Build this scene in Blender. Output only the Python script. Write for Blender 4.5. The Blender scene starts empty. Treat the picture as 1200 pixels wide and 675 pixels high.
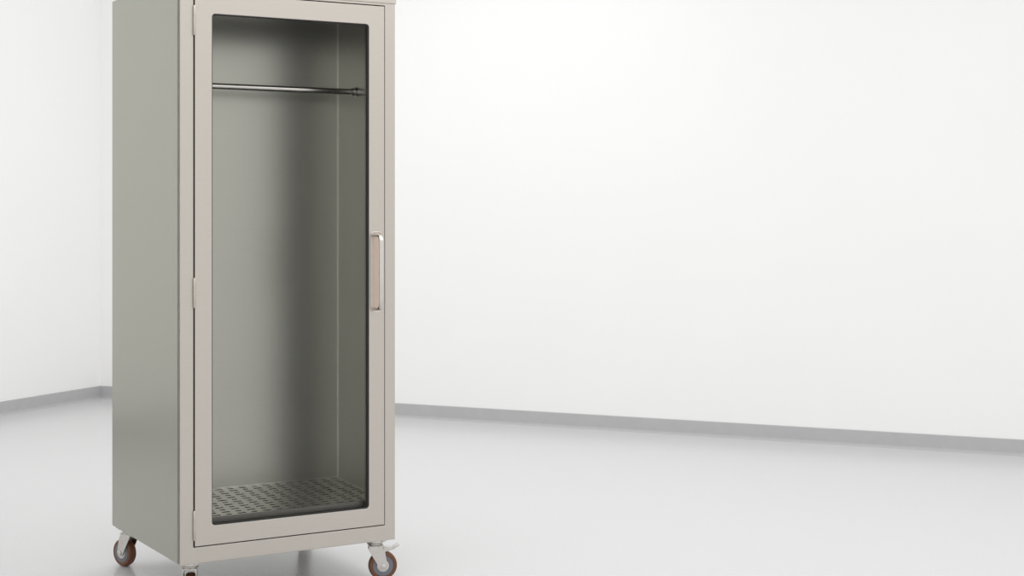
import bpy, bmesh, math, random
from mathutils import Vector, Matrix
random.seed(3)
sc = bpy.context.scene
sc.view_settings.view_transform = 'Standard'
H = 1.15
F = 1813.0
HC = 1.126*H

# ---------------------------------------------------------------- materials
def new_mat(name):
    m = bpy.data.materials.new(name); m.use_nodes = True
    return m, m.node_tree, m.node_tree.nodes['Principled BSDF']

def simple(name, col, rough=.5, metal=0.0, noise=0.0, nscale=20, bump=0.0, bscale=200):
    m, nt, p = new_mat(name)
    p.inputs['Roughness'].default_value = rough
    p.inputs['Metallic'].default_value = metal
    tc = nt.nodes.new('ShaderNodeTexCoord')
    n = nt.nodes.new('ShaderNodeTexNoise'); n.inputs['Scale'].default_value = nscale
    nt.links.new(tc.outputs['Object'], n.inputs['Vector'])
    r = nt.nodes.new('ShaderNodeValToRGB')
    r.color_ramp.elements[0].position = .3; r.color_ramp.elements[1].position = .7
    r.color_ramp.elements[0].color = tuple(c*(1-noise) for c in col)+(1,)
    r.color_ramp.elements[1].color = tuple(min(1, c*(1+noise)) for c in col)+(1,)
    nt.links.new(n.outputs['Fac'], r.inputs['Fac'])
    nt.links.new(r.outputs['Color'], p.inputs['Base Color'])
    if bump:
        b = nt.nodes.new('ShaderNodeBump'); b.inputs['Strength'].default_value = bump
        b.inputs['Distance'].default_value = .001
        n2 = nt.nodes.new('ShaderNodeTexNoise'); n2.inputs['Scale'].default_value = bscale
        nt.links.new(tc.outputs['Object'], n2.inputs['Vector'])
        nt.links.new(n2.outputs['Fac'], b.inputs['Height'])
        nt.links.new(b.outputs['Normal'], p.inputs['Normal'])
    return m

def brushed(name, col, rough, stretch=(1, 1, 1), amt=.05, aniso=0.0):
    m, nt, p = new_mat(name)
    p.inputs['Metallic'].default_value = 1
    if aniso:
        p.inputs['Anisotropic'].default_value = aniso
        tg = nt.nodes.new('ShaderNodeTangent'); tg.direction_type = 'RADIAL'; tg.axis = 'Z'
        nt.links.new(tg.outputs[0], p.inputs['Tangent'])
    tc = nt.nodes.new('ShaderNodeTexCoord')
    mp = nt.nodes.new('ShaderNodeMapping'); mp.inputs['Scale'].default_value = stretch
    n = nt.nodes.new('ShaderNodeTexNoise'); n.inputs['Scale'].default_value = 60; n.inputs['Detail'].default_value = 5
    nt.links.new(tc.outputs['Object'], mp.inputs['Vector']); nt.links.new(mp.outputs['Vector'], n.inputs['Vector'])
    r = nt.nodes.new('ShaderNodeMapRange')
    r.inputs['To Min'].default_value = rough-amt; r.inputs['To Max'].default_value = rough+amt
    nt.links.new(n.outputs['Fac'], r.inputs['Value']); nt.links.new(r.outputs['Result'], p.inputs['Roughness'])
    c = nt.nodes.new('ShaderNodeValToRGB')
    c.color_ramp.elements[0].position = .3; c.color_ramp.elements[1].position = .7
    c.color_ramp.elements[0].color = tuple(x*.96 for x in col)+(1,)
    c.color_ramp.elements[1].color = tuple(x*1.03 for x in col)+(1,)
    nt.links.new(n.outputs['Fac'], c.inputs['Fac']); nt.links.new(c.outputs['Color'], p.inputs['Base Color'])
    return m

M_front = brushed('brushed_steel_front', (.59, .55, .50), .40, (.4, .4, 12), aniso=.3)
M_side = brushed('brushed_steel_side_shaded', (.43, .43, .375), .32, (.4, .4, 12), aniso=.6)  # same steel as the front; dimmer side reflection put into a darker base
M_in = brushed('brushed_steel_interior_shaded', (.475, .467, .425), .31, (.4, .4, 12), aniso=.4)  # same steel again, interior shade mixed into the base colour
M_lip = brushed('brushed_steel_flange_dimmed', (.22, .215, .20), .45, (.4, .4, 12))  # steel colour darkened to mute the bright reflection on the flange
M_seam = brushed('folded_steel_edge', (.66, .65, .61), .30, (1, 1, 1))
M_chrome = brushed('polished_steel', (.64, .615, .58), .24, (1, 1, 1), .03)
M_dark = simple('black_gasket_plenum_shade', (.03, .03, .03), .6)
M_tread = simple('brown_polyurethane', (.15, .055, .025), .4, noise=.1)
M_hub = simple('grey_hub', (.16, .17, .19), .45)
M_plate = brushed('warm_backplate', (.58, .47, .40), .45, (1, 1, 1))
M_wall = simple('painted_wall', (.92, .92, .912), .75, noise=.004, nscale=2)
M_floor = simple('vinyl_floor', (.61, .61, .62), .24, noise=.025, nscale=120, bump=.08, bscale=300)
M_base = simple('grey_vinyl_cove', (.47, .47, .475), .55, noise=.02)

def glass_mat():
    m = bpy.data.materials.new('thin_glass'); m.use_nodes = True
    nt = m.node_tree; nt.nodes.clear()
    o = nt.nodes.new('ShaderNodeOutputMaterial'); mx = nt.nodes.new('ShaderNodeMixShader')
    t = nt.nodes.new('ShaderNodeBsdfTransparent'); t.inputs['Color'].default_value = (.93, .935, .925, 1)
    g = nt.nodes.new('ShaderNodeBsdfGlossy'); g.inputs['Roughness'].default_value = .03
    f = nt.nodes.new('ShaderNodeFresnel'); f.inputs['IOR'].default_value = 1.25
    nt.links.new(f.outputs[0], mx.inputs[0]); nt.links.new(t.outputs[0], mx.inputs[1]); nt.links.new(g.outputs[0], mx.inputs[2])
    nt.links.new(mx.outputs[0], o.inputs['Surface'])
    return m
M_glass = glass_mat()

# ---------------------------------------------------------------- helpers
def obj(name, bm, mats, parent=None, bevel=0, smooth=False):
    me = bpy.data.meshes.new(name)
    bmesh.ops.recalc_face_normals(bm, faces=bm.faces)
    bm.to_mesh(me); bm.free()
    for m in (mats if isinstance(mats, (list, tuple)) else [mats]): me.materials.append(m)
    o = bpy.data.objects.new(name, me); sc.collection.objects.link(o)
    if parent: o.parent = parent
    if bevel:
        b = o.modifiers.new('bevel', 'BEVEL'); b.width = bevel; b.segments = 2; b.limit_method = 'ANGLE'
    if smooth:
        for p in me.polygons: p.use_smooth = True
        me.set_sharp_from_angle(angle=math.radians(35))
    return o

def box(bm, lo, hi, mat=0, M=None):
    vs = [bm.verts.new((x, y, z)) for x in (lo[0], hi[0]) for y in (lo[1], hi[1]) for z in (lo[2], hi[2])]
    for f in ((0, 1, 3, 2), (4, 6, 7, 5), (0, 4, 5, 1), (2, 3, 7, 6), (0, 2, 6, 4), (1, 5, 7, 3)):
        fc = bm.faces.new([vs[i] for i in f]); fc.material_index = mat
    if M is not None:
        for v in vs: v.co = M @ v.co
    return vs

def lathe(bm, prof, M, mat=0, n=40):
    rings = []
    for r, a in prof:
        rings.append([bm.verts.new(M @ Vector((r*math.cos(2*math.pi*i/n), r*math.sin(2*math.pi*i/n), a))) for i in range(n)])
    for k in range(len(rings)-1):
        for i in range(n):
            f = bm.faces.new((rings[k][i], rings[k][(i+1) % n], rings[k+1][(i+1) % n], rings[k+1][i])); f.material_index = mat
    for rg in (rings[0], rings[-1]):
        f = bm.faces.new(rg); f.material_index = mat

def prism(bm, pts, t0, t1, M, mat=0):
    a = [bm.verts.new(M @ Vector((x, t0, z))) for x, z in pts]
    b = [bm.verts.new(M @ Vector((x, t1, z))) for x, z in pts]
    n = len(pts)
    for L in (a, b):
        f = bm.faces.new(L); f.material_index = mat
    for i in range(n):
        f = bm.faces.new((a[i], a[(i+1) % n], b[(i+1) % n], b[i])); f.material_index = mat

def rrect(x0, z0, x1, z1, r, seg=5):
    pts = []
    for cx, cz, a0 in ((x1-r, z1-r, 0), (x0+r, z1-r, 90), (x0+r, z0+r, 180), (x1-r, z0+r, 270)):
        for i in range(seg+1):
            a = math.radians(a0+90*i/seg); pts.append((cx+r*math.cos(a), cz+r*math.sin(a)))
    return pts

def frame_ring(bm, outer, inner, y0, y1, mat=0):
    n = len(outer)
    A = [bm.verts.new((x, y0, z)) for x, z in outer]; B = [bm.verts.new((x, y0, z)) for x, z in inner]
    C = [bm.verts.new((x, y1, z)) for x, z in outer]; D = [bm.verts.new((x, y1, z)) for x, z in inner]
    for i in range(n):
        j = (i+1) % n
        for q in ((A[i], A[j], B[j], B[i]), (C[i], D[i], D[j], C[j]), (A[i], C[i], C[j], A[j]), (B[i], B[j], D[j], D[i])):
            f = bm.faces.new(q); f.material_index = mat

def tube(bm, pts, r, mat=0, n=14, flat=1.0):
    rings = []
    for k, p in enumerate(pts):
        p = Vector(p)
        d = (Vector(pts[min(k+1, len(pts)-1)])-Vector(pts[max(k-1, 0)])).normalized()
        u = Vector((1, 0, 0)); v = d.cross(u).normalized()
        rings.append([bm.verts.new(p+u*r*flat*math.cos(2*math.pi*i/n)+v*r*math.sin(2*math.pi*i/n)) for i in range(n)])
    for k in range(len(rings)-1):
        for i in range(n):
            f = bm.faces.new((rings[k][i], rings[k][(i+1) % n], rings[k+1][(i+1) % n], rings[k+1][i])); f.material_index = mat
    bm.faces.new(rings[0]).material_index = mat; bm.faces.new(rings[-1]).material_index = mat

# ---------------------------------------------------------------- cabinet
cab = bpy.data.objects.new('stainless_steel_garment_cabinet', None)
sc.collection.objects.link(cab)
cab.location = (-.928*H, 4.327*H, HC-H)
cab.rotation_euler = (0, 0, math.radians(31.05))
W, D, T = .671*H, .647*H, 1.652*H
IR = W-.026*H; IL = .026*H
IB = .355*H
IF = .1375*H; IC = 1.604*H
DROP = .018*H
dx0, dx1, dz0, dz1 = .0417*H, .6336*H, .049*H, 1.606*H
gx0, gx1, gz0, gz1 = .0918*H, .5825*H, .1030*H, 1.550*H
g = .0035

bm = bmesh.new()
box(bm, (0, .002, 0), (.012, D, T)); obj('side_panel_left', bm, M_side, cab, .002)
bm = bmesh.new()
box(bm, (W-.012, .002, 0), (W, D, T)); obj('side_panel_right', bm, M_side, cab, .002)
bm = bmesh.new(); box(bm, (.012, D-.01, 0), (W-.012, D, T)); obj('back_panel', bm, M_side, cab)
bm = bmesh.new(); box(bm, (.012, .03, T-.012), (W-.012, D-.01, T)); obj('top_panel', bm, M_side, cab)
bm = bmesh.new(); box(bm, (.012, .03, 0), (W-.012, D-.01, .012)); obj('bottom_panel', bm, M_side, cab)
bm = bmesh.new()
frame_ring(bm, [(0, 0), (W, 0), (W, T), (0, T)],
           [(dx0-g, dz0-g), (dx1+g, dz0-g), (dx1+g, dz1+g), (dx0-g, dz1+g)], 0, .03)
obj('front_frame', bm, M_front, cab, .0018)
bm = bmesh.new(); box(bm, (-.003, -.004, dz1+.012), (W+.003, .0, T)); obj('header_lip', bm, M_front, cab, .0015)
bm = bmesh.new()
frame_ring(bm, [(dx0-.012, dz0-.012), (dx1+.012, dz0-.012), (dx1+.012, dz1+.012), (dx0-.012, dz1+.012)],
           [(gx0-.004, gz0-.004), (gx1+.004, gz0-.004), (gx1+.004, gz1+.004), (gx0-.004, gz1+.004)], .031, .036)
obj('door_gasket', bm, M_dark, cab)
bm = bmesh.new()
seg = 5
inner = rrect(gx0, gz0, gx1, gz1, .012, seg)
outer = rrect(dx0, dz0, dx1, dz1, .0015, seg)
frame_ring(bm, outer, inner, -.004, .026)
obj('door_frame', bm, M_front, cab, .0015)
bm = bmesh.new()
frame_ring(bm, rrect(gx0-.0005, gz0-.0005, gx1+.0005, gz1+.0005, .012, seg), rrect(gx0+.0035, gz0+.0035, gx1-.0035, gz1-.0035, .009, seg), .001, .014)
obj('glass_seal', bm, M_dark, cab)
bm = bmesh.new()
vs = [bm.verts.new((x, .010, z)) for x, z in rrect(gx0+.003, gz0+.003, gx1-.003, gz1-.003, .009, seg)]
bm.faces.new(vs); obj('glass_pane', bm, M_glass, cab)

# interior liner
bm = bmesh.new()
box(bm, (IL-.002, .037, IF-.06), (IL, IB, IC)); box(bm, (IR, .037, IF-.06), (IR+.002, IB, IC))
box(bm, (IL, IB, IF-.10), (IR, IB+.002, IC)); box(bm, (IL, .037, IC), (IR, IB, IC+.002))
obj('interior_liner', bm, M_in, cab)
bm = bmesh.new()
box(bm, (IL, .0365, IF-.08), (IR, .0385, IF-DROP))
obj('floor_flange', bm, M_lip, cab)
bm = bmesh.new()
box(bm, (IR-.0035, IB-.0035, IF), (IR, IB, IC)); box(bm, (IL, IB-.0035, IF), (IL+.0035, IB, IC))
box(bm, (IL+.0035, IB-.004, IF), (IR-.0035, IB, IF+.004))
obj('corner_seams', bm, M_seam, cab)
bm = bmesh.new(); box(bm, (IL, .039, IF-.10), (IR, IB-.001, IF-.095)); obj('plenum_shade_sheet', bm, M_dark, cab)  # black sheet stands in for the shade below the slots
# perforated floor, falling slightly to the front
bm = bmesh.new()
nx, ny = 16, 12
y0f = .0385; px, py = (IR-IL)/nx, (IB-y0f)/ny
def fz(y): return IF - DROP*(IB-y)/(IB-y0f)
for j in range(ny):
    for i in range(nx):
        x0 = IL+i*px; ya = y0f+j*py; x1 = x0+px; yb = ya+py
        cx, cy = (x0+x1)/2, (ya+yb)/2
        if (i+j) % 2 == 0: hx, hy = px*.36, py*.20
        else: hx, hy = px*.24, py*.20
        o8 = [(x1, cy), (x1, yb), (cx, yb), (x0, yb), (x0, cy), (x0, ya), (cx, ya), (x1, ya)]
        i8 = [(cx+hx, cy), (cx+hx*.75, cy+hy), (cx, cy+hy), (cx-hx*.75, cy+hy), (cx-hx, cy), (cx-hx*.75, cy-hy), (cx, cy-hy), (cx+hx*.75, cy-hy)]
        O = [bm.verts.new((a, b, fz(b))) for a, b in o8]; I = [bm.verts.new((a, b, fz(b))) for a, b in i8]
        J = [bm.verts.new((a, b, fz(b)-.0015)) for a, b in i8]
        for k in range(8):
            l = (k+1) % 8
            bm.faces.new((O[k], O[l], I[l], I[k])); bm.faces.new((I[k], I[l], J[l], J[k]))
bmesh.ops.remove_doubles(bm, verts=bm.verts, dist=1e-5)
obj('perforated_floor', bm, M_seam, cab)

# hanging rod
ry, rz = .215*H, 1.3635*H
RX = Matrix.Rotation(math.radians(90), 4, 'Y')
bm = bmesh.new()
lathe(bm, [(.0105, 0), (.0105, IR-IL)], Matrix.Translation((IL, ry, rz)) @ RX, 0, 24)
for xx, s in ((IR, -1), (IL, 1)):
    pr = [(.017, 0), (.017, .004), (.0135, .006), (.013, .022), (.0105, .024)]
    MM = Matrix.Translation((xx, ry, rz)) @ (RX if s > 0 else Matrix.Rotation(math.radians(-90), 4, 'Y'))
    lathe(bm, pr, MM, 0, 24)
obj('hanging_rod', bm, M_chrome, cab, smooth=True)

# hinges
for k, zc in enumerate((1.528*H, .762*H, .108*H)):
    bm = bmesh.new()
    L = .042*H
    lathe(bm, [(.003, -L), (.0042, -L+.002), (.0042, -L*.35), (.0034, -L*.34), (.0034, -L*.32), (.0042, -L*.31), (.0042, L*.31), (.0034, L*.32), (.0034, L*.34), (.0042, L*.35), (.0042, L-.002), (.003, L)],
          Matrix.Translation((dx0-.002, -.0045, zc)), 0, 16)
    box(bm, (dx0-.002, -.0048, zc-L), (dx0+.005, -.0038, zc+L))
    obj('hinge_%d' % (k+1), bm, M_front, cab, smooth=True)

# handle
hx = .5975*H; hz0, hz1 = (1-.300)*H, (1-.081)*H; pr = .058*H; rr = .024
def arc(c, a0, a1):
    return [(hx, c[0]+rr*math.cos(math.radians(a0+(a1-a0)*i/8)), c[1]+rr*math.sin(math.radians(a0+(a1-a0)*i/8))) for i in range(9)]
pts = [(hx, -.004, hz1)] + arc((-pr+rr, hz1-rr), 90, 180) + arc((-pr+rr, hz0+rr), 180, 270) + [(hx, -.004, hz0)]
bm = bmesh.new(); tube(bm, pts, .0055, 0, 16, flat=1.7)
obj('pull_handle', bm, M_chrome, cab, smooth=True)
bm = bmesh.new()
x0, x1, za, zb = hx-.0125, hx+.0315, hz0-.013, hz1+.013
prism(bm, rrect(x0+.003, za+.003, x1-.003, zb-.003, .010), -.0055, -.004, Matrix.Identity(4))
obj('handle_backplate', bm, M_plate, cab)
bm = bmesh.new()
frame_ring(bm, rrect(x0, za, x1, zb, .013), rrect(x0+.0035, za+.0035, x1-.0035, zb-.0035, .0095), -.0075, -.004)
obj('handle_escutcheon', bm, M_chrome, cab, .0008)

# casters
CH = HC-H
R = .050
def caster(name, x, y, yaw, brake):
    bm = bmesh.new()
    B = Matrix.Translation((x, y, 0)) @ Matrix.Rotation(math.radians(yaw), 4, 'Z')
    prism(bm, [(-.038, -.0005), (.038, -.0005), (.038, -.005), (-.038, -.005)], -.032, .032, B, 0)
    for bx in (-.028, .028):
        for by in (-.022, .022):
            lathe(bm, [(.006, -.010), (.006, -.005)], B @ Matrix.Translation((bx, by, 0)), 0, 6)
    lathe(bm, [(.030, -.005), (.031, -.010), (.026, -.014), (.029, -.018), (.024, -.024), (.010, -.025)], B, 0, 28)
    off = -.026; wz = -CH+R
    side = [(-.020, -.022), (.022, -.022), (.024, -.038), (off+.016, wz-.002), (off+.010, wz-.011), (off-.010, wz-.011), (off-.016, wz), (-.032, -.043)]
    for s in (-1, 1):
        prism(bm, side, s*.0195, s*.0225, B, 0)
    prism(bm, [(-.028, -.022), (.024, -.022), (.024, -.026), (-.028, -.026)], -.0225, .0225, B, 0)
    A = B @ Matrix.Translation((off, 0, wz)) @ Matrix.Rotation(math.radians(90), 4, 'X')
    w = .0155
    lathe(bm, [(.036, -w), (R-.005, -w), (R-.0015, -w*.75), (R, -w*.4), (R, w*.4), (R-.0015, w*.75), (R-.005, w), (.036, w)], A, 1, 48)
    lathe(bm, [(.020, -w-.0005), (.035, -w-.001), (.0355, -w+.003), (.0355, w-.003), (.035, w+.001), (.020, w+.0005)], A, 2, 40)
    lathe(bm, [(.015, -w-.003), (.021, -w-.002), (.021, w+.002), (.015, w+.003)], A, 0, 28)
    lathe(bm, [(.006, -.028), (.0085, -.027), (.0085, -.0225), (.005, -.0225), (.005, .0225), (.0085, .0225), (.0085, .027), (.006, .028)], A, 0, 12)
    if brake:
        prism(bm, [(-.026, -.028), (-.062, -.034), (-.080, -.026), (-.081, -.029), (-.063, -.040), (-.032, -.048)], -.013, .013, B, 0)
        prism(bm, [(-.060, -.032), (-.082, -.022), (-.084, -.026), (-.062, -.038)], -.017, .017, B, 0)
    obj(name, bm, [M_chrome, M_tread, M_hub], cab, .0006, smooth=True)
caster('caster_1', .052, .055, 245, False)
caster('caster_2', W-.050, .055, 160, True)
caster('caster_3', .046, D-.058, 292, False)
caster('caster_4', W-.050, D-.060, 230, False)

# ---------------------------------------------------------------- room
def gp(px, ybot):
    Z = F*HC/(ybot-244.0); return Vector(((px-600)/F*Z, Z, 0))
P1 = gp(463, 488); P2 = gp(1200, 534)
d = (P2-P1).normalized()
t = (117-600)/F
s = (t*P1.y-P1.x)/(d.x-t*d.y)
C = P1+d*s
nrm = Vector((-d.y, d.x, 0))
e = -nrm
LB, LL, WH = 12.0, 12.0, 3.2
def quad(name, pts, mat):
    bm = bmesh.new(); bm.faces.new([bm.verts.new(p) for p in pts]); return obj(name, bm, mat)
def wallbox(name, a, b, th, out, mat):
    bm = bmesh.new()
    q = [a, b, b+out*th, a+out*th]
    lo = [bm.verts.new((v.x, v.y, 0)) for v in q]; hi = [bm.verts.new((v.x, v.y, WH)) for v in q]
    bm.faces.new(lo); bm.faces.new(hi)
    for i in range(4): bm.faces.new((lo[i], lo[(i+1) % 4], hi[(i+1) % 4], hi[i]))
    return obj(name, bm, mat)
wallbox('wall_back', C, C+d*LB, .12, nrm, M_wall)
wallbox('wall_left', C-e*.12, C+e*LL, .12, -d, M_wall)
quad('floor', [C-d*.12-e*.12, C+d*LB-e*.12, C+d*LB+e*LL, C-d*.12+e*LL], M_floor)
prof = [(0, .084), (.006, .084), (.0075, .081), (.0075, .016)]
for i in range(1, 6):
    a = math.radians(90*i/6); prof.append((.0075+.012*(1-math.cos(a)), .016-.0145*math.sin(a)))
prof += [(.0205, .0012), (.0205, .0), (0, 0)]
def skirt(name, a, dirv, inward, L):
    bm = bmesh.new()
    A, Bv = [], []
    for o, z in prof:
        A.append(bm.verts.new(a+inward*o+dirv*(o)+Vector((0, 0, z))))
        Bv.append(bm.verts.new(a+inward*o+dirv*L+Vector((0, 0, z))))
    n = len(prof)
    for i in range(n):
        bm.faces.new((A[i], A[(i+1) % n], Bv[(i+1) % n], Bv[i]))
    bm.faces.new(A); bm.faces.new(Bv)
    obj(name, bm, M_base)
skirt('baseboard_back', C, d, e, LB)
skirt('baseboard_left', C, e, d, LL)

# ---------------------------------------------------------------- light
w = bpy.data.worlds.new('world'); sc.world = w; w.use_nodes = True
bg = w.node_tree.nodes['Background']; bg.inputs[0].default_value = (1, .998, .99, 1); bg.inputs[1].default_value = 1.02
def area(name, loc, target, sx, sy, power, col=(1, 1, 1)):
    l = bpy.data.lights.new(name, 'AREA'); l.shape = 'RECTANGLE'; l.size = sx; l.size_y = sy; l.energy = power; l.color = col
    o = bpy.data.objects.new(name, l); sc.collection.objects.link(o)
    o.location = loc; o.rotation_euler = (Vector(target)-Vector(loc)).to_track_quat('-Z', 'Y').to_euler()
area('ceiling_light_1', (1.0, 4.5, 3.3), (1.0, 4.5, 0), 4.5, 3.5, 45)
area('ceiling_light_2', (-1.2, 7.6, 3.3), (-1.2, 7.6, 0), 3.0, 1.5, 26)

# ---------------------------------------------------------------- camera
cd = bpy.data.cameras.new('camera'); cd.sensor_width = 36; cd.lens = F/1200*36
cd.shift_y = -93.5/1200; cd.clip_end = 200
co = bpy.data.objects.new('camera', cd); sc.collection.objects.link(co)
co.location = (0, 0, HC); co.rotation_euler = (math.radians(90), 0, 0)
sc.camera = co
